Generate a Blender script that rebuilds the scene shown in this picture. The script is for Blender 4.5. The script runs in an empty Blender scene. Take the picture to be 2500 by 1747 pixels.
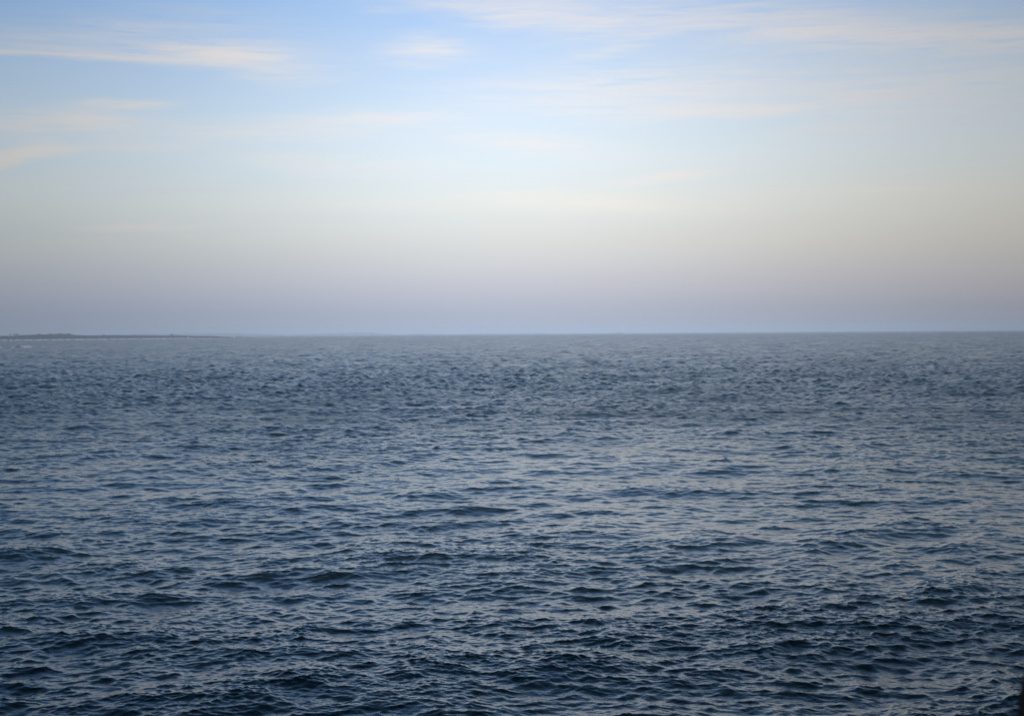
import bpy, bmesh, math, random
import numpy as np
from mathutils import Matrix, Vector, noise as mnoise

scene = bpy.context.scene
C = scene.collection
R = math.radians
RNG = np.random.default_rng(11)
random.seed(5)

# ------------------------------------------------------------------ camera
EYE = 16.0                    # metres above the sea
FPX = 3472.0                  # 50 mm on full frame, in pixels of the 2500 px wide photograph
cam_data = bpy.data.cameras.new('camera')
cam_data.sensor_width = 36.0
cam_data.lens = 50.0
cam_data.clip_start = 0.05
cam_data.clip_end = 60000.0
cam_data.dof.use_dof = True
cam_data.dof.focus_distance = 220.0
cam_data.dof.aperture_fstop = 3.2
cam = bpy.data.objects.new('camera', cam_data)
C.objects.link(cam)
PITCH, ROLL = math.atan(66.0 / FPX), -0.0071
CAM_M = Matrix.Translation((0, 0, EYE)) @ Matrix.Rotation(R(90) - PITCH, 4, 'X') @ Matrix.Rotation(ROLL, 4, 'Z')
cam.matrix_world = CAM_M
scene.camera = cam

# ------------------------------------------------------------------ render / view
scene.view_settings.view_transform = 'Standard'
scene.view_settings.look = 'None'
scene.view_settings.exposure = 0.0
scene.view_settings.gamma = 1.0
scene.view_settings.use_curve_mapping = False
scene.render.engine = 'CYCLES'
cy = scene.cycles
cy.max_bounces = 6
cy.diffuse_bounces = 2
cy.glossy_bounces = 4
cy.volume_bounces = 1
scene.render.filter_size = 0.85
cy.caustics_reflective = False
cy.caustics_refractive = False
cy.sample_clamp_indirect = 4.0
cy.use_denoising = True
try:
    cy.denoising_prefilter = 'ACCURATE'
except Exception:
    pass

# ------------------------------------------------------------------ world: hazy evening sky, sun low behind the camera
SUN_EL, SUN_AZ = R(9), R(181)          # azimuth clockwise from +Y (the view direction)
world = bpy.data.worlds.new('World')
scene.world = world
world.use_nodes = True
wt = world.node_tree
wt.nodes.clear()


def N(kind, **kw):
    n = wt.nodes.new(kind)
    for k, v in kw.items():
        setattr(n, k, v)
    return n


def put(sock, v):
    if v is None:
        return
    if isinstance(v, bpy.types.NodeSocket):
        wt.links.new(v, sock)
    else:
        sock.default_value = v


def M(op, a, b=None, c=None, clamp=False):
    n = N('ShaderNodeMath', operation=op, use_clamp=clamp)
    for s, v in zip(n.inputs, (a, b, c)):
        put(s, v)
    return n.outputs[0]


def mixc(f, a, b):
    n = N('ShaderNodeMix', data_type='RGBA')
    put(n.inputs[0], f)
    put(n.inputs[6], a)
    put(n.inputs[7], b)
    return n.outputs[2]


tc = N('ShaderNodeTexCoord')
sep = N('ShaderNodeSeparateXYZ')
wt.links.new(tc.outputs['Generated'], sep.inputs[0])
DX, DY, DZ = sep.outputs
DEG = 180.0 / math.pi
EL = M('MULTIPLY', M('ARCSINE', DZ), DEG)            # elevation, degrees
AZ = M('MULTIPLY', M('ARCTAN2', DX, DY), DEG)        # azimuth from the view direction, degrees

nish = N('ShaderNodeTexSky', sky_type='NISHITA')
nish.sun_disc = False
nish.sun_elevation = SUN_EL
nish.sun_rotation = SUN_AZ
nish.altitude = 10
nish.air_density = 1.2
nish.dust_density = 2.5
nish.ozone_density = 2.0

# colours of the hazy air by elevation (linear)
ELMAX = 90.0
SKY = [(0.0, (.40, .445, .57)), (0.9, (.475, .505, .615)), (1.9, (.58, .59, .66)), (3.5, (.705, .717, .712)),
       (5.2, (.775, .813, .815)), (6.8, (.74, .835, .91)), (8.4, (.665, .81, .965)), (10.0, (.56, .74, .98)),
       (13.2, (.39, .62, 1.0)), (20.0, (.185, .455, .91)), (35.0, (.068, .232, .465)), (60.0, (.038, .13, .28)),
       (90.0, (.04, .105, .26))]
ramp = N('ShaderNodeValToRGB')
elr = M('POWER', M('DIVIDE', M('MAXIMUM', EL, 0.0), ELMAX), 0.5)
wt.links.new(elr, ramp.inputs[0])
cr = ramp.color_ramp
cr.interpolation = 'LINEAR'
for i, (e, c) in enumerate(SKY):
    p = math.sqrt(e / ELMAX)
    el_ = cr.elements[0] if i == 0 else (cr.elements[1] if i == len(SKY) - 1 else cr.elements.new(p))
    if i in (0, len(SKY) - 1):
        el_.position = p
for i, (e, c) in enumerate(SKY):
    cr.elements[i].position = math.sqrt(e / ELMAX)
    cr.elements[i].color = (*c, 1)

# lens vignette put into the sky: brightest low ahead, falling off all round
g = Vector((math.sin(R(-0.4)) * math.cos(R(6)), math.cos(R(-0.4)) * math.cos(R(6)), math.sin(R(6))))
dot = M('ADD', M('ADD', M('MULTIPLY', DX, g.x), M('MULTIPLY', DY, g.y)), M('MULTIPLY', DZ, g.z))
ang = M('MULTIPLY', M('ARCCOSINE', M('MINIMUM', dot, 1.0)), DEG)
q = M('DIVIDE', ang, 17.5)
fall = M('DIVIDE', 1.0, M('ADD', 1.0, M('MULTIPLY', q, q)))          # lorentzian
VIGNETTE = M('ADD', 0.25, M('MULTIPLY', fall, 0.90))

# ---- thin high cloud
vec = N('ShaderNodeCombineXYZ')
wt.links.new(M('MULTIPLY', AZ, 0.16), vec.inputs[0])
wt.links.new(M('MULTIPLY', EL, 0.9), vec.inputs[1])


def wnoise(scale, detail=4, rough=.55, off=0.0, vecsock=None, dist=0.0):
    n = N('ShaderNodeTexNoise')
    n.noise_dimensions = '4D'
    put(n.inputs['Vector'], vecsock or vec.outputs[0])
    n.inputs['W'].default_value = off
    n.inputs['Scale'].default_value = scale
    n.inputs['Detail'].default_value = detail
    n.inputs['Roughness'].default_value = rough
    n.inputs['Distortion'].default_value = dist
    return n.outputs[0]


warp = M('SUBTRACT', wnoise(.8, 3, .5, 1.3), .5)
warp2 = M('SUBTRACT', wnoise(2.6, 4, .6, 7.7), .5)
fv = N('ShaderNodeMapping')
wt.links.new(vec.outputs[0], fv.inputs[0])
fv.inputs['Rotation'].default_value = (0, 0, R(5))
fv.inputs['Scale'].default_value = (.55, 1.5, 1)
fib = wnoise(3.2, 7, .66, 4.2, fv.outputs[0], .6)


CRISP = N('ShaderNodeCombineXYZ')
wt.links.new(AZ, CRISP.inputs[0])
wt.links.new(M('ADD', EL, M('ADD', M('MULTIPLY', warp, .45), M('MULTIPLY', warp2, .22))), CRISP.inputs[1])
LOOSE = N('ShaderNodeCombineXYZ')
wt.links.new(M('ADD', AZ, M('MULTIPLY', warp2, 3.0)), LOOSE.inputs[0])
wt.links.new(M('ADD', EL, M('ADD', M('MULTIPLY', warp, 1.1), M('MULTIPLY', warp2, .6))), LOOSE.inputs[1])


def streak(x, y, w, h, s, tilt=0.0, loose=False, acc=None):
    """one wisp of cirrus in the direction of photo pixel (x, y), half-length w and half-height h in px, tilt in degrees"""
    k = DEG / FPX
    mp = N('ShaderNodeMapping', vector_type='TEXTURE')
    wt.links.new((LOOSE if loose else CRISP).outputs[0], mp.inputs[0])
    mp.inputs['Location'].default_value = (math.atan((x - 1250) / FPX) * DEG, math.atan((807.5 - y - .0071 * (x - 1250)) / FPX) * DEG, 0)
    mp.inputs['Rotation'].default_value = (0, 0, R(tilt))
    mp.inputs['Scale'].default_value = (w * k, h * k, 1)
    gr = N('ShaderNodeTexGradient', gradient_type='QUADRATIC_SPHERE')
    wt.links.new(mp.outputs[0], gr.inputs[0])
    return M('MULTIPLY_ADD', gr.outputs[1], s, acc if acc is not None else 0.0)


STREAKS = [  # x, y, half length, half height, strength, tilt, loose
    (250, 168, 560, 15, .9, -.3, False), (180, 150, 520, 44, .35, 1, True),
    (540, 146, 330, 50, 1.2, 1, False), (545, 148, 170, 26, 1.0, 0, False), (690, 180, 300, 66, .6, -5, True),
    (300, 110, 700, 110, .35, 4, True),
    (285, 277, 200, 26, 1.6, 3, False), (330, 268, 130, 12, .5, 1, False),
    (220, 312, 230, 22, 1.5, 2, False), (200, 335, 300, 50, .8, 2, True), (60, 332, 280, 56, .7, 0, False),
    (330, 377, 300, 22, .6, 1, False),
    (28, 410, 140, 30, 3.4, 17, False), (120, 390, 120, 20, 1.9, 2, False),
    (1265, 36, 240, 46, 1.3, 3, False), (1480, 45, 480, 90, .9, -1, True),
    (1950, 78, 800, 100, .8, -5, True), (2200, 120, 700, 70, .55, -7, False), (2440, 128, 420, 50, .8, -2, False),
    (1050, 130, 200, 60, .8, 3, True), (1490, 130, 240, 40, .45, 13, False),
    (1600, 228, 800, 110, .95, 1, True), (1780, 278, 520, 28, .9, 0, False), (1900, 282, 260, 22, .8, 1, False),
    (2300, 250, 640, 130, .9, 2, True), (2100, 262, 200, 26, .6, 0, False),
    (900, 298, 420, 42, .8, 0, True), (980, 300, 160, 20, .5, -8, False),
    (1330, 355, 380, 46, .9, -5, False), (620, 335, 520, 50, .7, 0, True),
    (2060, 332, 300, 30, .6, 3, False), (1620, 437, 240, 24, 1.5, 6, False),
    (1480, 498, 480, 40, 1.3, -4, False), (2200, 472, 260, 16, 1.3, 0, False),
    (330, 567, 240, 13, .6, 0, False), (820, 405, 460, 40, .5, -1, True), (1150, 10, 420, 36, .8, 1, True),
]
dens = None
for s_ in STREAKS:
    dens = streak(*s_, acc=dens)
# faint cirrus veil everywhere else in the sky (same weather all round, in a flat layer overhead)
inv = M('DIVIDE', 1.0, M('MAXIMUM', DZ, 0.05))
pv = N('ShaderNodeCombineXYZ')
wt.links.new(M('MULTIPLY', M('MULTIPLY', DX, inv), .22), pv.inputs[0])
wt.links.new(M('MULTIPLY', M('MULTIPLY', DY, inv), .7), pv.inputs[1])
veil = wnoise(.8, 5, .6, 2.2, pv.outputs[0], .4)
veil = M('MULTIPLY', M('SUBTRACT', veil, .44, clamp=True), 1.5)
dens = M('MULTIPLY', dens, M('MULTIPLY', M('SUBTRACT', fib, .30, clamp=True), 3.6))
dens = M('ADD', M('MULTIPLY', dens, 1.9), M('MULTIPLY', veil, .7))
DENS = M('SUBTRACT', 1.0, M('POWER', 2.718, M('MULTIPLY', dens, -1.0)))

cloud_col = N('ShaderNodeValToRGB')
wt.links.new(elr, cloud_col.inputs[0])
cc = cloud_col.color_ramp
CL = [(0.0, (.40, .44, .56)), (2.0, (.60, .58, .64)), (4.5, (.87, .845, .79)), (8.0, (.86, .85, .87)),
      (11.0, (.90, .86, .86)), (13.5, (.74, .76, .86)), (30.0, (.50, .54, .66)), (90.0, (.3, .36, .52))]
for i in range(len(CL) - 2):
    cc.elements.new(.5)
for i, (e, c) in enumerate(CL):
    cc.elements[i].position = math.sqrt(e / ELMAX)
    cc.elements[i].color = (*c, 1)

tint = N('ShaderNodeCombineXYZ')          # a little bluer to one side, a little greyer to the other
put(tint.inputs[0], M('ADD', 1.0, M('MULTIPLY', DX, .27)))
put(tint.inputs[1], M('ADD', 1.0, M('MULTIPLY', DX, .10)))
put(tint.inputs[2], M('SUBTRACT', 1.0, M('MULTIPLY', DX, .06)))
tm = N('ShaderNodeVectorMath', operation='MULTIPLY')
wt.links.new(ramp.outputs[0], tm.inputs[0])
wt.links.new(tint.outputs[0], tm.inputs[1])
air = mixc(DENS, tm.outputs[0], cloud_col.outputs[0])
vm = N('ShaderNodeVectorMath', operation='SCALE')
wt.links.new(air, vm.inputs[0])
wt.links.new(M('MULTIPLY', VIGNETTE, 10.0), vm.inputs['Scale'])
final = mixc(0.10, vm.outputs[0], nish.outputs[0])
bg = N('ShaderNodeBackground')
wt.links.new(final, bg.inputs[0])
bg.inputs[1].default_value = 0.1
world.cycles.sampling_method = 'MANUAL'
world.cycles.sample_map_resolution = 512
wo = N('ShaderNodeOutputWorld')
wt.links.new(bg.outputs[0], wo.inputs[0])

# ------------------------------------------------------------------ sun (low, veiled, behind the camera)
sd = bpy.data.lights.new('sun', 'SUN')
sd.energy = 1.22
sd.angle = R(3)
sd.color = (1.0, .93, .86)
sun = bpy.data.objects.new('sun', sd)
C.objects.link(sun)
sdir = Vector((math.sin(SUN_AZ) * math.cos(SUN_EL), math.cos(SUN_AZ) * math.cos(SUN_EL), math.sin(SUN_EL)))
sun.rotation_euler = sdir.to_track_quat('Z', 'Y').to_euler()

# ================================================================== helpers
REARTH = 7.4e6       # earth radius with refraction: gives the sea its true horizon


def drop(x, y):
    return -(x * x + y * y) / (2 * REARTH)


def bearing(px):
    return math.atan((px - 1250) / FPX)


def spot(px, dist, z=0.0):
    a = bearing(px)
    x, y = math.sin(a) * dist, math.cos(a) * dist
    return Vector((x, y, drop(x, y) + z))


def mesh_obj(name, verts, faces, mat, parent=None, smooth=False):
    me = bpy.data.meshes.new(name)
    me.from_pydata([tuple(v) for v in verts], [], faces)
    me.materials.append(mat)
    if smooth:
        me.polygons.foreach_set('use_smooth', [True] * len(me.polygons))
    me.update()
    o = bpy.data.objects.new(name, me)
    C.objects.link(o)
    o.parent = parent
    return o


def empty(name, loc, rz=0.0):
    o = bpy.data.objects.new(name, None)
    o.location = loc
    o.rotation_euler = (0, 0, rz)
    C.objects.link(o)
    return o


def tag(o, label=None, cat=None, group=None, kind=None):
    for k, v in (('label', label), ('category', cat), ('group', group), ('kind', kind)):
        if v:
            o[k] = v
    return o


class NT:
    def __init__(self, name):
        self.m = bpy.data.materials.new(name)
        self.m.use_nodes = True
        self.t = self.m.node_tree
        self.b = self.t.nodes['Principled BSDF']

    def n(self, kind, **kw):
        o = self.t.nodes.new(kind)
        for k, v in kw.items():
            setattr(o, k, v)
        return o

    def link(self, a, b):
        self.t.links.new(a, b)


def simple_mat(name, c1, c2, scale, rough=.85, bump=.3, detail=6):
    k = NT(name)
    co = k.n('ShaderNodeTexCoord')
    no = k.n('ShaderNodeTexNoise')
    no.inputs['Scale'].default_value = scale
    no.inputs['Detail'].default_value = detail
    k.link(co.outputs['Object'], no.inputs['Vector'])
    r = k.n('ShaderNodeValToRGB')
    r.color_ramp.elements[0].position, r.color_ramp.elements[1].position = .35, .65
    r.color_ramp.elements[0].color, r.color_ramp.elements[1].color = (*c1, 1), (*c2, 1)
    k.link(no.outputs[0], r.inputs[0])
    k.link(r.outputs[0], k.b.inputs['Base Color'])
    k.b.inputs['Roughness'].default_value = rough
    bu = k.n('ShaderNodeBump')
    bu.inputs['Strength'].default_value = bump
    k.link(no.outputs[0], bu.inputs['Height'])
    k.link(bu.outputs[0], k.b.inputs['Normal'])
    return k.m


# ================================================================== the sea
def wave_tile(lmin, lmax, tile, n, slope, spread, theta, rng):
    """random wave field with wavelengths lmin..lmax on a periodic tile: height and crest-sharpening shifts"""
    f = np.fft.fftfreq(n, tile / n) * 2 * np.pi
    kx, ky = np.meshgrid(f, f, indexing='ij')
    k = np.hypot(kx, ky)
    k[0, 0] = 1
    lk = np.log(k)
    lo, hi = np.log(2 * np.pi / lmax), np.log(2 * np.pi / lmin)
    win = 1 / (1 + np.exp(-(lk - lo) / .12)) / (1 + np.exp((lk - hi) / .12))
    a = np.arctan2(ky, kx) - theta
    d = np.abs(np.cos(a / 2)) ** (2 * spread) + .06
    amp = win * k ** -2.05 * np.sqrt(d)
    amp[0, 0] = 0
    H = amp * (rng.normal(size=k.shape) + 1j * rng.normal(size=k.shape))
    h = np.fft.ifft2(H).real
    sx = np.fft.ifft2(1j * kx * H).real
    sy = np.fft.ifft2(1j * ky * H).real
    s = slope / math.sqrt(float((sx ** 2 + sy ** 2).mean()))
    dx = np.fft.ifft2(-1j * kx / k * H).real
    dy = np.fft.ifft2(-1j * ky / k * H).real
    return [(q * s).astype(np.float32) for q in (h, dx, dy)]


def sample(fields, tile, x, y, rot):
    n = fields[0].shape[0]
    c, s = math.cos(rot), math.sin(rot)
    u = (c * x + s * y) / tile * n
    v = (-s * x + c * y) / tile * n
    iu, iv = np.floor(u).astype(np.int64), np.floor(v).astype(np.int64)
    fu, fv = (u - iu).astype(np.float32), (v - iv).astype(np.float32)
    i0, i1, j0, j1 = iu % n, (iu + 1) % n, iv % n, (iv + 1) % n
    out = []
    for F in fields:
        out.append((F[i0, j0] * (1 - fu) + F[i1, j0] * fu) * (1 - fv) + (F[i0, j1] * (1 - fu) + F[i1, j1] * fu) * fv)
    h, dx, dy = out
    return h, c * dx - s * dy, s * dx + c * dy


# rings and bearings of the grid
A0, P, R0 = 0.084, 1.26, 55.0
rs = [8.0]
while rs[-1] < 49:
    rs.append(rs[-1] + .7)
while rs[-1] < 15900:
    rs.append(rs[-1] + A0 * (rs[-1] / R0) ** P)
rs = np.array(rs)
dense = np.linspace(R(-23.2), R(23.2), 735)
wing = np.concatenate([np.linspace(R(23.2), R(36), 16)[1:], np.linspace(R(36), R(324), 36)[1:], np.linspace(R(324), R(336.8), 16)[1:-1]])
az = np.concatenate([dense, wing])
NRr, NA = len(rs), len(az)
RR, AA = np.meshgrid(rs, az, indexing='ij')
X = (np.sin(AA) * RR).ravel()
Y = (np.cos(AA) * RR).ravel()
RF = RR.ravel()
dr = np.gradient(rs)
DR = np.repeat(dr, NA)
wide = np.tile(np.gradient(np.unwrap(az)), NRr) * RF
SP = np.maximum(DR, wide * .6)

TH = R(90 + 12)
BANDS = [  # lmin, lmax, tile, n, rms slope, spread, direction, tile rotation, choppiness
    (12, 40, 1310, 512, .036, 5, TH + R(180), .31, 1.2),
    (3.4, 12, 290, 512, .070, 4.2, TH + R(198), .77, 1.4),
    (1.28, 3.4, 97, 512, .084, 3.6, TH + R(166), 1.91, 1.5),
    (.58, 1.28, 38.3, 512, .098, 3.2, TH + R(196), .13, 1.45),
    (.28, .58, 17.3, 512, .106, 3.0, TH + R(161), 2.6, 1.2),
    (.135, .28, 8.7, 512, .114, 2.6, TH + R(184), 1.2, .9),
]
gust = wave_tile(22, 120, 900, 256, 1, 0, 0, RNG)[0]
gust = gust / gust.std()
g_ = sample([gust, gust, gust], 900, X, Y * .55, .4)[0]
swell_h = np.zeros(len(X), np.float32)
Z = np.zeros(len(X)); OX = np.zeros(len(X)); OY = np.zeros(len(X))
for bi, (l0, l1, tile, n, sl, spd, th, rot, chop) in enumerate(BANDS):
    F = wave_tile(l0, l1, tile, n, sl, spd, th - rot, RNG)
    h, dx, dy = sample(F, tile, X, Y, rot)
    lam = math.sqrt(l0 * l1)
    keep = np.clip((lam / SP - .45) / .9, 0, 1)
    keep = keep * keep * (3 - 2 * keep)
    w = keep
    if bi >= 2:
        w = w * np.clip(1 + .19 * g_ + (.8 * swell_h / .22 if bi >= 4 else 0), .35, 1.7)
    # crest-biased shifts: sharpen crests, flatten troughs
    Z += h * w
    OX += -dx * w * chop
    OY += -dy * w * chop
    if bi < 3:
        swell_h += (h * .5).astype(np.float32)
# far out the grid is coarser than the chop: carry the same steepness on waves the grid can still hold
def grid_noise(ni, nj, ki, kj, seed):
    r_ = np.random.default_rng(seed).normal(size=(ni, nj))
    fi, fj = np.fft.fftfreq(ni)[:, None], np.fft.fftfreq(nj)[None, :]
    r_ = np.fft.ifft2(np.fft.fft2(r_) * np.exp(-(fi * ki) ** 2 * 5 - (fj * kj) ** 2 * 5)).real
    return r_ / r_.std()


ramp_in = np.clip((rs - 110) / 280, 0, 1)[:, None]
D_ = dr[:, None]
lod = np.minimum(.12 * D_, .17) * grid_noise(NRr, NA, 1.6, 2.0, 4) + np.minimum(.13 * D_, .20) * grid_noise(NRr, NA, 4.0, 3.6, 5) \
    + np.minimum(.16 * D_, .22) * grid_noise(NRr, NA, 9.0, 7.0, 6)
Z += (lod * ramp_in).ravel()
LOST = np.clip((SP / .105 - 1) / 5, 0, 1)
Z += -(X * X + Y * Y) / (2 * REARTH)
co = np.empty((len(X), 3), np.float32)
co[:, 0], co[:, 1], co[:, 2] = X + OX, Y + OY, Z

ii, jj = np.meshgrid(np.arange(NRr - 1), np.arange(NA), indexing='ij')
jn = (jj + 1) % NA
quads = np.stack([ii * NA + jj, (ii + 1) * NA + jj, (ii + 1) * NA + jn, ii * NA + jn], -1).reshape(-1, 4)
quads = quads[:, ::-1].astype(np.int32)           # clockwise bearings: flip so that faces look up
me = bpy.data.meshes.new('sea')
me.vertices.add(len(co))
me.vertices.foreach_set('co', co.ravel())
me.loops.add(quads.size)
me.loops.foreach_set('vertex_index', quads.ravel())
me.polygons.add(len(quads))
me.polygons.foreach_set('loop_start', np.arange(0, quads.size, 4, dtype=np.int32))
me.polygons.foreach_set('use_smooth', np.ones(len(quads), bool))
at = me.attributes.new('ripple', 'FLOAT', 'POINT')
at.data.foreach_set('value', LOST.astype(np.float32))
at = me.attributes.new('far', 'FLOAT', 'POINT')
at.data.foreach_set('value', np.clip((RF - 900) / 3500, 0, 1).astype(np.float32))
at = me.attributes.new('gust', 'FLOAT', 'POINT')
at.data.foreach_set('value', np.clip(.8 + .2 * g_, .2, 1.5).astype(np.float32))
me.update(calc_edges=True)
sea = bpy.data.objects.new('sea', me)
C.objects.link(sea)
tag(sea, kind='structure')
print('SEA', NRr, NA, len(quads) * 2, 'up' if me.polygons[1000].normal.z > 0 else 'DOWN')

k = NT('sea_water')
k.b.inputs['Base Color'].default_value = (.004, .0245, .0275, 1)
k.b.inputs['IOR'].default_value = 1.333
geo = k.n('ShaderNodeNewGeometry')
ar = k.n('ShaderNodeAttribute', attribute_name='ripple')
ag = k.n('ShaderNodeAttribute', attribute_name='gust')


def km(op, a, b):
    n = k.n('ShaderNodeMath', operation=op)
    for s, v in zip(n.inputs, (a, b)):
        if isinstance(v, (int, float)):
            s.default_value = v
        else:
            k.link(v, s)
    return n.outputs[0]


def ripple(lam, detail, seed):
    mp = k.n('ShaderNodeMapping')
    mp.inputs['Location'].default_value = (seed, seed * 2, 0)
    mp.inputs['Scale'].default_value = (.62 / lam, 1 / lam, 1 / lam)
    k.link(geo.outputs['Position'], mp.inputs[0])
    no = k.n('ShaderNodeTexNoise')
    no.noise_dimensions = '2D'
    no.inputs['Scale'].default_value = 1.0
    no.inputs['Detail'].default_value = detail
    no.inputs['Roughness'].default_value = .5
    k.link(mp.outputs[0], no.inputs['Vector'])
    return no.outputs[0]


af = k.n('ShaderNodeAttribute', attribute_name='far')
paw = km('MULTIPLY_ADD', ripple(26, 3, 5.5), 1.1)
paw.node.inputs[2].default_value = .45                     # cat's paws: wind patches roughen the surface unevenly
rlost = km('MULTIPLY', km('ADD', km('MULTIPLY', ar.outputs['Fac'], .225), km('MULTIPLY', af.outputs['Fac'], .12)), paw)
k.link(km('ADD', .03, rlost), k.b.inputs['Roughness'])

h1 = km('MULTIPLY', km('MULTIPLY', ripple(.15, 2, 3.1), .016), ag.outputs['Fac'])
h2 = km('MULTIPLY', km('MULTIPLY', ripple(.7, 2, 17.3), .06), ar.outputs['Fac'])
h3 = km('MULTIPLY', km('MULTIPLY', ripple(2.2, 2, 41.7), .16), ar.outputs['Fac'])
bu = k.n('ShaderNodeBump')
bu.inputs['Strength'].default_value = 1.0
bu.inputs['Distance'].default_value = 1.0
k.link(km('ADD', h1, km('ADD', h2, h3)), bu.inputs['Height'])
k.link(bu.outputs[0], k.b.inputs['Normal'])
me.materials.append(k.m)

# ================================================================== far land
mat_heath = simple_mat('heath_turf', (.026, .042, .030), (.058, .070, .052), .045)
mat_rock = simple_mat('shore_rock', (.030, .030, .030), (.085, .078, .070), .25)
mat_leaf = simple_mat('leaf', (.022, .034, .018), (.05, .065, .03), .4)
mat_bark = simple_mat('bark', (.05, .04, .03), (.09, .075, .06), 2.0)
mat_foam = simple_mat('foam', (.72, .79, .86), (.84, .88, .93), .6, rough=.9)
mat_far = simple_mat('far_hill_heath', (.03, .04, .03), (.07, .075, .055), .004)


def interp(tab, x):
    for (x0, y0), (x1, y1) in zip(tab, tab[1:]):
        if x0 <= x <= x1:
            t = (x - x0) / (x1 - x0)
            return y0 + (y1 - y0) * t
    return tab[0][1] if x < tab[0][0] else tab[-1][1]


def land(name, prof, dist_tab, depth, mat, step, px0, px1, rough=1.0, rows=15, seed=0):
    """a long low piece of land: height above water given along the bearing (photo px), real depth away from the viewer"""
    xs = np.arange(px0, px1 + step * .5, step)
    verts, faces = [], []
    for i, px in enumerate(xs):
        hgt = interp(prof, px)
        d0 = interp(dist_tab, px)
        dep = depth if not callable(depth) else depth(px)
        for j in range(rows + 1):
            t = j / rows
            bulge = math.sin(math.pi * t) ** .55 if t < .5 else math.sin(math.pi * t) ** .8
            wig = mnoise.noise((px * .09 + seed, 0, 0)) * 22 * rough
            p = spot(px, d0 + wig * (1 - t) + dep * t)
            nz = mnoise.fractal((p.x * .02, p.y * .02, seed), 1.0, 2.0, 4) * 1.0 * rough
            z = -1.5 + (hgt + 1.5) * bulge + nz * min(1, hgt / 6) * math.sin(math.pi * t)
            verts.append((p.x, p.y, p.z + z))
    n = rows + 1
    for i in range(len(xs) - 1):
        for j in range(rows):
            faces.append((i * n + j, (i + 1) * n + j, (i + 1) * n + j + 1, i * n + j + 1))
    return mesh_obj(name, verts, faces, mat, smooth=True)


HEAD_D = [(-420, 4050), (0, 4150), (250, 4260), (420, 4380), (600, 4620)]
HEAD_H = [(-420, 13), (-120, 14), (0, 13), (25, 13.5), (60, 15), (95, 16), (130, 17.5), (165, 17), (185, 14), (230, 13),
          (300, 12.6), (370, 11.4), (420, 10.6), (455, 9.8), (490, 8.8), (520, 8.0), (545, 6.2), (560, 4.4), (569, 2.2), (575, -1.0)]
head = land('headland', HEAD_H, HEAD_D, lambda px: 320 if px < 350 else 320 - (px - 350) * 1.25, mat_heath, 2.0, -420, 576)
tag(head, kind='structure')

# stony foreshore under the turf: a separate low band of rock, part of the headland
vs, fs = [], []
xs = np.arange(-420, 572, 1.5)
for px in xs:
    hgt = max(.5, min(2.6, interp(HEAD_H, px) * .3))
    d0 = interp(HEAD_D, px) + mnoise.noise((px * .09, 0, 0)) * 22
    for j, (off, z) in enumerate(((-16, -1.2), (-9, .35), (-2, .75), (8, 1.0), (20, .9))):
        n_ = mnoise.noise((px * .8, j * 3.1, 2)) * .45
        p = spot(px, d0 + off + n_ * 4)
        vs.append((p.x, p.y, p.z + z * hgt + (n_ if j else 0)))
for i in range(len(xs) - 1):
    for j in range(4):
        fs.append((i * 5 + j, (i + 1) * 5 + j, (i + 1) * 5 + j + 1, i * 5 + j + 1))
tag(mesh_obj('foreshore', vs, fs, mat_rock), kind='structure')

FAR = [
    ([(150, 0), (210, 14), (300, 21), (365, 27), (400, 24), (470, 25), (540, 27), (600, 22), (650, 15), (700, 5), (740, -2)], 13200, 150, 740),
    ([(690, -2), (720, 8), (770, 17), (810, 21), (850, 22), (875, 26), (905, 25), (930, 15), (965, 5), (990, -2)], 13900, 690, 990),
    ([(985, -2), (1005, 9), (1030, 11), (1055, 5), (1120, 3), (1180, 8), (1200, 5), (1260, 3), (1300, 8), (1325, 7), (1350, -2)], 14400, 985, 1350),
]
for i, (prof, d, a, b) in enumerate(FAR):
    o = land('far_hills', prof, [(a, d), (b, d + 200)], 900, mat_far, 3.0, a, b, rough=1.0, rows=12, seed=10 + i)
    tag(o, kind='structure')


def ground_z(px, back):
    """headland height at a bearing, 'back' = share of its depth"""
    dep = 320 if px < 350 else 320 - (px - 350) * 1.25
    bulge = math.sin(math.pi * back) ** .55 if back < .5 else math.sin(math.pi * back) ** .8
    d = interp(HEAD_D, px) + dep * back
    return spot(px, d, -1.5 + (interp(HEAD_H, px) + 1.5) * bulge)


# ---- trees and bushes on the headland's skyline
def leaf_crown(rx, ry, h, z0, n, seed):
    rr = random.Random(seed)
    verts, faces = [], []
    lobes = [(rr.uniform(-.55, .55) * rx, rr.uniform(-.55, .55) * ry, z0 + h * rr.uniform(.3, .62), rr.uniform(.32, .55)) for _ in range(9)]
    for _ in range(n):
        lx, ly, lz, s = rr.choice(lobes)
        v = Vector((rr.gauss(0, 1), rr.gauss(0, 1), rr.gauss(0, 1))).normalized() * (rr.random() ** .4)
        c = Vector((lx + v.x * rx * s, ly + v.y * ry * s, lz + v.z * h * s * .8))
        c.z = max(c.z, z0 * .6)
        a = Vector((rr.gauss(0, 1), rr.gauss(0, 1), rr.gauss(0, 1))).normalized()
        b = a.orthogonal().normalized()
        w = min(rx, h) * rr.uniform(.07, .14)
        i = len(verts)
        verts += [c + a * w, c + b * w * .7, c - a * w, c - b * w * .7]
        faces.append((i, i + 1, i + 2, i + 3))
    return verts, faces


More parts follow.
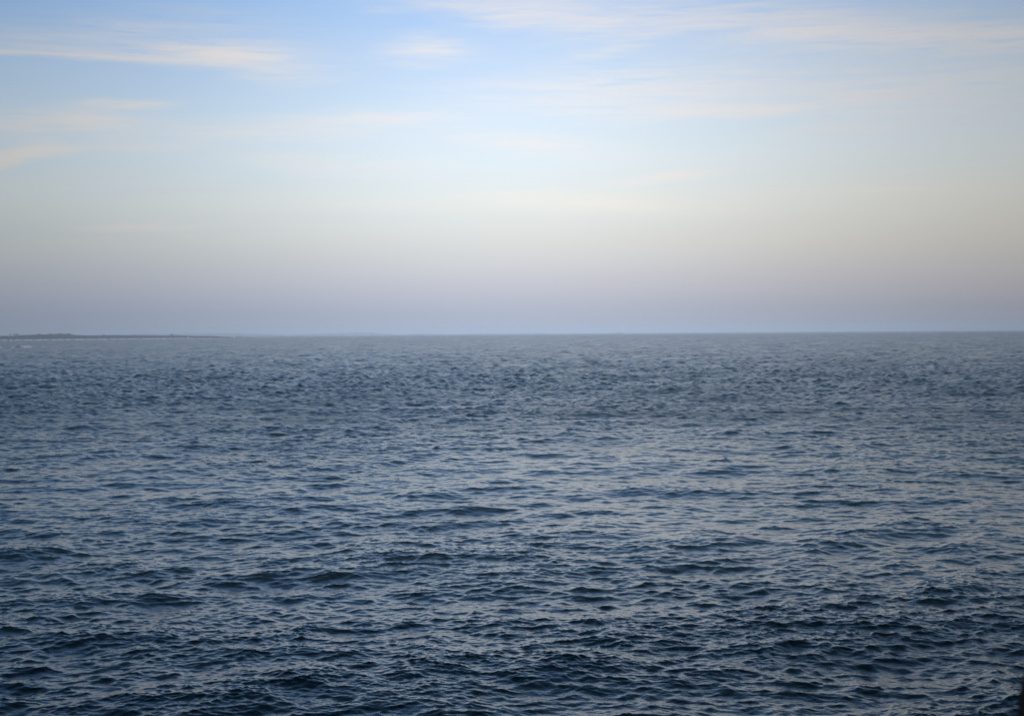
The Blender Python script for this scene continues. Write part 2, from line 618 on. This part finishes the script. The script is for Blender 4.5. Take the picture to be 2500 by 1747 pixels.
def trunk_mesh(h, r, lean, limbs, seed):
    rr = random.Random(seed)
    verts, faces = [], []

    def tube(p0, p1, r0, r1, n=6):
        i = len(verts)
        d = (p1 - p0).normalized()
        a = d.orthogonal().normalized()
        b = d.cross(a)
        for p, q in ((p0, r0), (p1, r1)):
            for k_ in range(n):
                t = 2 * math.pi * k_ / n
                verts.append(p + (a * math.cos(t) + b * math.sin(t)) * q)
        for k_ in range(n):
            faces.append((i + k_, i + (k_ + 1) % n, i + n + (k_ + 1) % n, i + n + k_))
        faces.append(tuple(i + n + k_ for k_ in range(n)))
    top = Vector((lean, 0, h * .55))
    tube(Vector((0, 0, -.6)), top, r, r * .6)
    for _ in range(limbs):
        t = rr.uniform(.5, 1)
        s = Vector((lean * t, 0, h * .55 * t))
        tube(s, s + Vector((rr.uniform(-1, 1) * h * .35, rr.uniform(-1, 1) * h * .35, h * rr.uniform(.15, .35))), r * .45, r * .15)
    return verts, faces


def tree(px, back, half, h, label, name='wind_bent_tree', cat='tree', bush=False):
    t = empty(name, ground_z(px, back), -bearing(px))
    sd_ = int(px * 7) + 3
    z0 = .05 * h if bush else .22 * h
    v, f = trunk_mesh(h, .045 * h + .08, .05 * h, 6, sd_)
    mesh_obj('trunk', v, f, mat_bark, t)
    v, f = leaf_crown(half, half * .7, h - z0, z0, 900, sd_)
    mesh_obj('crown', v, f, mat_leaf, t)
    tag(t, label, cat, 'trees and bushes on the headland skyline')
    return t


tree(25, .42, 2.6, 6.5, 'small upright tree left of the rounded copse on the headland')
tree(40, .45, 11, 5.5, 'broad rounded copse of dark trees at the far left of the headland', 'rounded_copse', 'copse')
tree(97, .45, 5, 3.2, 'low bush on the rising skyline left of the headland summit', 'low_bush', 'bush', True)
tree(123, .45, 7, 2.6, 'flat bushy clump at the left end of the headland summit', 'low_bush', 'bush', True)
tree(146, .45, 9, 3.0, 'wide flat thicket along the middle of the headland summit', 'low_bush', 'bush', True)
tree(169, .45, 6.5, 3.6, 'bushy clump at the right end of the headland summit above the drop', 'low_bush', 'bush', True)
tree(254, .45, 3.6, 2.8, 'lone bush halfway along the level ridge of the headland', 'low_bush', 'bush', True)
tree(330, .45, 5.5, 1.8, 'low scrub patch on the ridge left of the pointed house', 'low_bush', 'bush', True)

# ---- pointed house on the ridge
HW, HD_, HE = 4.6, 4.2, 2.6
hb = ground_z(420, .45)
house = empty('house', hb - Vector((0, 0, .5)), -bearing(420))
tag(house, 'small house with steep pointed roof alone on the low ridge of the headland', 'house')
mat_wall = simple_mat('house_render', (.20, .19, .18), (.26, .25, .24), .8)
mat_roof = simple_mat('roof_slate', (.05, .05, .055), (.09, .09, .095), 1.2)
mat_glass = simple_mat('window_glass', (.02, .025, .03), (.03, .035, .04), 1, rough=.1, bump=0)


def box(x0, x1, y0, y1, z0, z1):
    v = [(x0, y0, z0), (x1, y0, z0), (x1, y1, z0), (x0, y1, z0), (x0, y0, z1), (x1, y0, z1), (x1, y1, z1), (x0, y1, z1)]
    return v, [(0, 3, 2, 1), (4, 5, 6, 7), (0, 1, 5, 4), (1, 2, 6, 5), (2, 3, 7, 6), (3, 0, 4, 7)]


mesh_obj('wall', *box(-HW, HW, -HD_, HD_, 0, HE), mat_wall, house)
e = .35
rv = [(-HW - e, -HD_ - e, HE - .1), (HW + e, -HD_ - e, HE - .1), (HW + e, HD_ + e, HE - .1), (-HW - e, HD_ + e, HE - .1), (-.9, 0, HE + 3.6), (.9, 0, HE + 3.6)]
roof = mesh_obj('roof', rv, [(0, 1, 5, 4), (1, 2, 5), (2, 3, 4, 5), (3, 0, 4), (3, 2, 1, 0)], mat_roof, house)
mesh_obj('chimney', *box(-.6, .6, -.4, .4, HE + 3.0, HE + 4.9), mat_wall, roof)
mesh_obj('door', *box(-.5, .5, -HD_ - .06, -HD_ + .02, .1, 2.1), mat_bark, house)
for xw in (-2.6, 2.6):
    mesh_obj('window', *box(xw - .6, xw + .6, -HD_ - .06, -HD_ + .02, .9, 2.0), mat_glass, house)


# ---- rocks awash
def skerry(px0, px1, dist, h, label, seed, name='skerry'):
    c = spot((px0 + px1) / 2, dist)
    L = (px1 - px0) / FPX * dist / 2
    rr = random.Random(seed)
    nu, nv = 26, 9
    verts, faces = [], []
    for i in range(nu + 1):
        u = -1 + 2 * i / nu
        for j in range(nv + 1):
            v = -1 + 2 * j / nv
            q_ = max(0, 1 - abs(u) ** 2.2) * max(0, 1 - v * v)
            n_ = mnoise.fractal((u * 3 + seed, v * 2, seed), 1, 2, 4)
            verts.append((u * L, v * L * .35, -1.2 + (h + 1.2) * q_ ** .5 * (1 + .35 * n_)))
    for i in range(nu):
        for j in range(nv):
            a = i * (nv + 1) + j
            faces.append((a, a + nv + 1, a + nv + 2, a + 1))
    o = mesh_obj(name, verts, faces, mat_rock)
    o.location = c
    o.rotation_euler = (0, 0, -bearing((px0 + px1) / 2))
    return tag(o, label, 'rock', 'rocks awash near the horizon')


skerry(572, 597, 4640, 4.6, 'long dark rock just off the tip of the headland', 3)
skerry(598, 615, 4760, 3.0, 'smallest low rock farthest out beyond the headland tip', 8)
skerry(1501, 1524, 8300, 5.2, 'dark flat rock alone on the open horizon beside white surf', 13)
skerry(1484, 1490, 8350, 3.4, 'tiny dark rock left of the flat rock on the open horizon', 21)


# ---- white water
def foam_ridge(name, pts, hgt, wid, label=None, seed=0, kind=None, group=None):
    """a bank of white water following points (px, distance); height and width in metres"""
    verts, faces = [], []
    prof = [(-1.0, -.5), (-.75, .25), (-.35, .7), (0, 1.0), (.3, .85), (.7, .3), (1.0, -.5)]
    base = spot(*pts[len(pts) // 2])
    P_ = []
    for (a, da), (b, db) in zip(pts, pts[1:]):
        n_ = max(2, int(abs(b - a) / FPX * da / .9))
        for i in range(n_):
            t = i / n_
            P_.append((a + (b - a) * t, da + (db - da) * t))
    P_.append(pts[-1])
    for i, (px, d) in enumerate(P_):
        s = i / (len(P_) - 1)
        end = min(1, s * 6, (1 - s) * 6)
        nz = .55 + .75 * (mnoise.noise((px * 1.1 * d / 2000 + seed, 0, 0)) * .5 + .5) + .35 * mnoise.noise((i * .8, seed, 0))
        for u, w in prof:
            p = spot(px, d + u * wid * (.5 + .5 * end) + mnoise.noise((i * .15, seed, 4)) * wid)
            jit = mnoise.noise((i * .9, u * 4, seed)) * .25
            verts.append(Vector((p.x, p.y, p.z + hgt * (w * nz * end + jit * end) + (.12 + .3 * hgt if w > 0 else -.2))) - base)
    m = len(prof)
    for i in range(len(P_) - 1):
        for j in range(m - 1):
            faces.append((i * m + j, (i + 1) * m + j, (i + 1) * m + j + 1, i * m + j + 1))
    o = mesh_obj(name, verts, faces, mat_foam, smooth=False)
    o.location = base
    return tag(o, label, 'breaking wave' if label and not kind else None, group, kind)


GB = 'breaking waves off the headland'
foam_ridge('breaking_wave', [(-14, 1845), (4, 1850), (13, 1850)], 1.5, 6, 'white breaker cut by the left edge of the picture', 1, group=GB)
foam_ridge('breaking_wave', [(29, 1850), (40, 1856), (52, 1880), (66, 1868), (81, 1848)], 2.0, 7, 'largest white breaker, curved, in the open water below the headland', 2, group=GB)
foam_ridge('breaking_wave', [(96, 1850), (118, 1856), (136, 1862)], .9, 4, 'thin faint line of foam just right of the largest breaker', 3, group=GB)
foam_ridge('breaking_wave', [(150, 1880), (161, 1886)], .9, 4, 'short faint foam streak farthest right below the headland', 4, group=GB)
foam_ridge('breaking_wave', [(356, 4290), (370, 4300), (383, 4310)], 2.8, 7, 'white surf line against the shore left of the pointed house', 5, group=GB)
foam_ridge('breaking_wave', [(456.5, 4375), (461, 4378), (465, 4382)], 4.6, 7, 'brightest splash of surf at the foot of the headland right of the house', 6, group=GB)
foam_ridge('breaking_wave', [(1524, 8290), (1530, 8290), (1542, 8280)], 3.2, 8, 'white surf at the right end of the flat rock on the horizon', 7, group='surf at the far rock')
# the thin wash along the whole shoreline
sl = [(px, interp(HEAD_D, px) - 24 + mnoise.noise((px * .09, 0, 0)) * 22) for px in range(-420, 601, 6)]
foam_ridge('shore_surf', sl, 2.8, 7, 'thin white line of surf along the foot of the headland', 9, kind='stuff')

# ================================================================== where the camera stands: a rocky clifftop, and the post at its edge
vs, fs = [], []
mat_turf = simple_mat('clifftop_turf', (.035, .045, .02), (.09, .08, .05), 1.4)
ring = 64
GZ = EYE - 1.66
levels = [(0.0, 0.0), (.55, .0), (.9, -.05), (1.0, -.35), (1.08, -3), (1.22, -8), (1.38, -GZ - .5), (1.6, -GZ - 3)]
for li, (s, dz) in enumerate(levels):
    for i in range(ring):
        t = 2 * math.pi * i / ring
        fwd = max(0, math.cos(t))
        rad = (26 - 21.6 * fwd ** .35) * s if s else .01
        n_ = mnoise.fractal((math.cos(t) * 3, math.sin(t) * 3, li * 1.3), 1, 2, 4)
        rad *= 1 + (.08 * n_ if li > 2 else 0)
        vs.append((math.sin(t) * rad, math.cos(t) * rad - .2, GZ + dz + (.05 * n_ if 0 < li < 3 else 0)))
for li in range(len(levels) - 1):
    for i in range(ring):
        a, b = li * ring + i, li * ring + (i + 1) % ring
        fs.append((a, a + ring, b + ring, b))
tag(mesh_obj('clifftop', vs, fs, mat_turf, smooth=True), kind='structure')

# weathered post: only its dark edge shows, out of focus, in the lower right corner
PD = 3.6
post = empty('fence_post', (0, 0, 0))
pm = NT('weathered_wood')
pm.b.inputs['Base Color'].default_value = (.022, .017, .013, 1)
pm.b.inputs['Roughness'].default_value = .9
wv = pm.n('ShaderNodeTexNoise')
wv.inputs['Scale'].default_value = 30
wtc = pm.n('ShaderNodeTexCoord')
mp_ = pm.n('ShaderNodeMapping')
mp_.inputs['Scale'].default_value = (1, 1, .08)
pm.link(wtc.outputs['Object'], mp_.inputs[0])
pm.link(mp_.outputs[0], wv.inputs['Vector'])
rr_ = pm.n('ShaderNodeValToRGB')
rr_.color_ramp.elements[0].color = (.004, .0035, .003, 1)
rr_.color_ramp.elements[1].color = (.012, .010, .008, 1)
pm.link(wv.outputs[0], rr_.inputs[0])
pm.link(rr_.outputs[0], pm.b.inputs['Base Color'])
bb = pm.n('ShaderNodeBump')
bb.inputs['Strength'].default_value = .5
pm.link(wv.outputs[0], bb.inputs['Height'])
pm.link(bb.outputs[0], pm.b.inputs['Normal'])

cr3 = CAM_M.to_3x3()


def ray(px, py):
    return (cr3 @ Vector(((px - 1250) / FPX, (873.5 - py) / FPX, -1))).normalized()


p_edge = Vector((0, 0, EYE)) + ray(2486, 1735) * PD        # a point on the post's left edge
PR = .075
cx, cy_ = p_edge.x + PR, p_edge.y
ztop = (Vector((0, 0, EYE)) + ray(2500, 1600) * PD).z
prof = [(PR * 1.0, GZ - .3), (PR * 1.0, ztop - .20), (PR * .97, ztop - .13), (PR * .90, ztop - .085), (PR * .80, ztop - .05), (PR * .62, ztop - .02), (PR * .3, ztop), (.001, ztop + .002)]
vs, fs = [], []
n = 28
for li, (r_, z_) in enumerate(prof):
    for i in range(n):
        t = 2 * math.pi * i / n
        w_ = 1 + .03 * mnoise.noise((math.cos(t) * 2, math.sin(t) * 2, z_ * 1.5))
        vs.append((math.cos(t) * r_ * w_, math.sin(t) * r_ * w_, z_ - GZ))
for li in range(len(prof) - 1):
    for i in range(n):
        a, b = li * n + i, li * n + (i + 1) % n
        fs.append((a, b, b + n, a + n))
mesh_obj('shaft', vs, fs, pm.m, post, smooth=True)
post.location = (cx, cy_, GZ)
tag(post, 'dark blurred weathered post cut off by the bottom right corner', 'post')

# ================================================================== haze over the water
HB = 17500.0
v, f = box(-HB, HB, -HB, HB, -HB * HB / REARTH - 8, 48.0)
hz = NT('sea_haze')
hz.t.nodes.remove(hz.b)
pvn = hz.n('ShaderNodeVolumePrincipled')
pvn.inputs['Color'].default_value = (.372, .48, .66, 1)
pvn.inputs['Density'].default_value = 1.4e-4
pvn.inputs['Anisotropy'].default_value = -0.62
out = [n_ for n_ in hz.t.nodes if n_.type == 'OUTPUT_MATERIAL'][0]
hz.link(pvn.outputs[0], out.inputs['Volume'])
haze = mesh_obj('haze', v, f, hz.m)
tag(haze, kind='stuff')
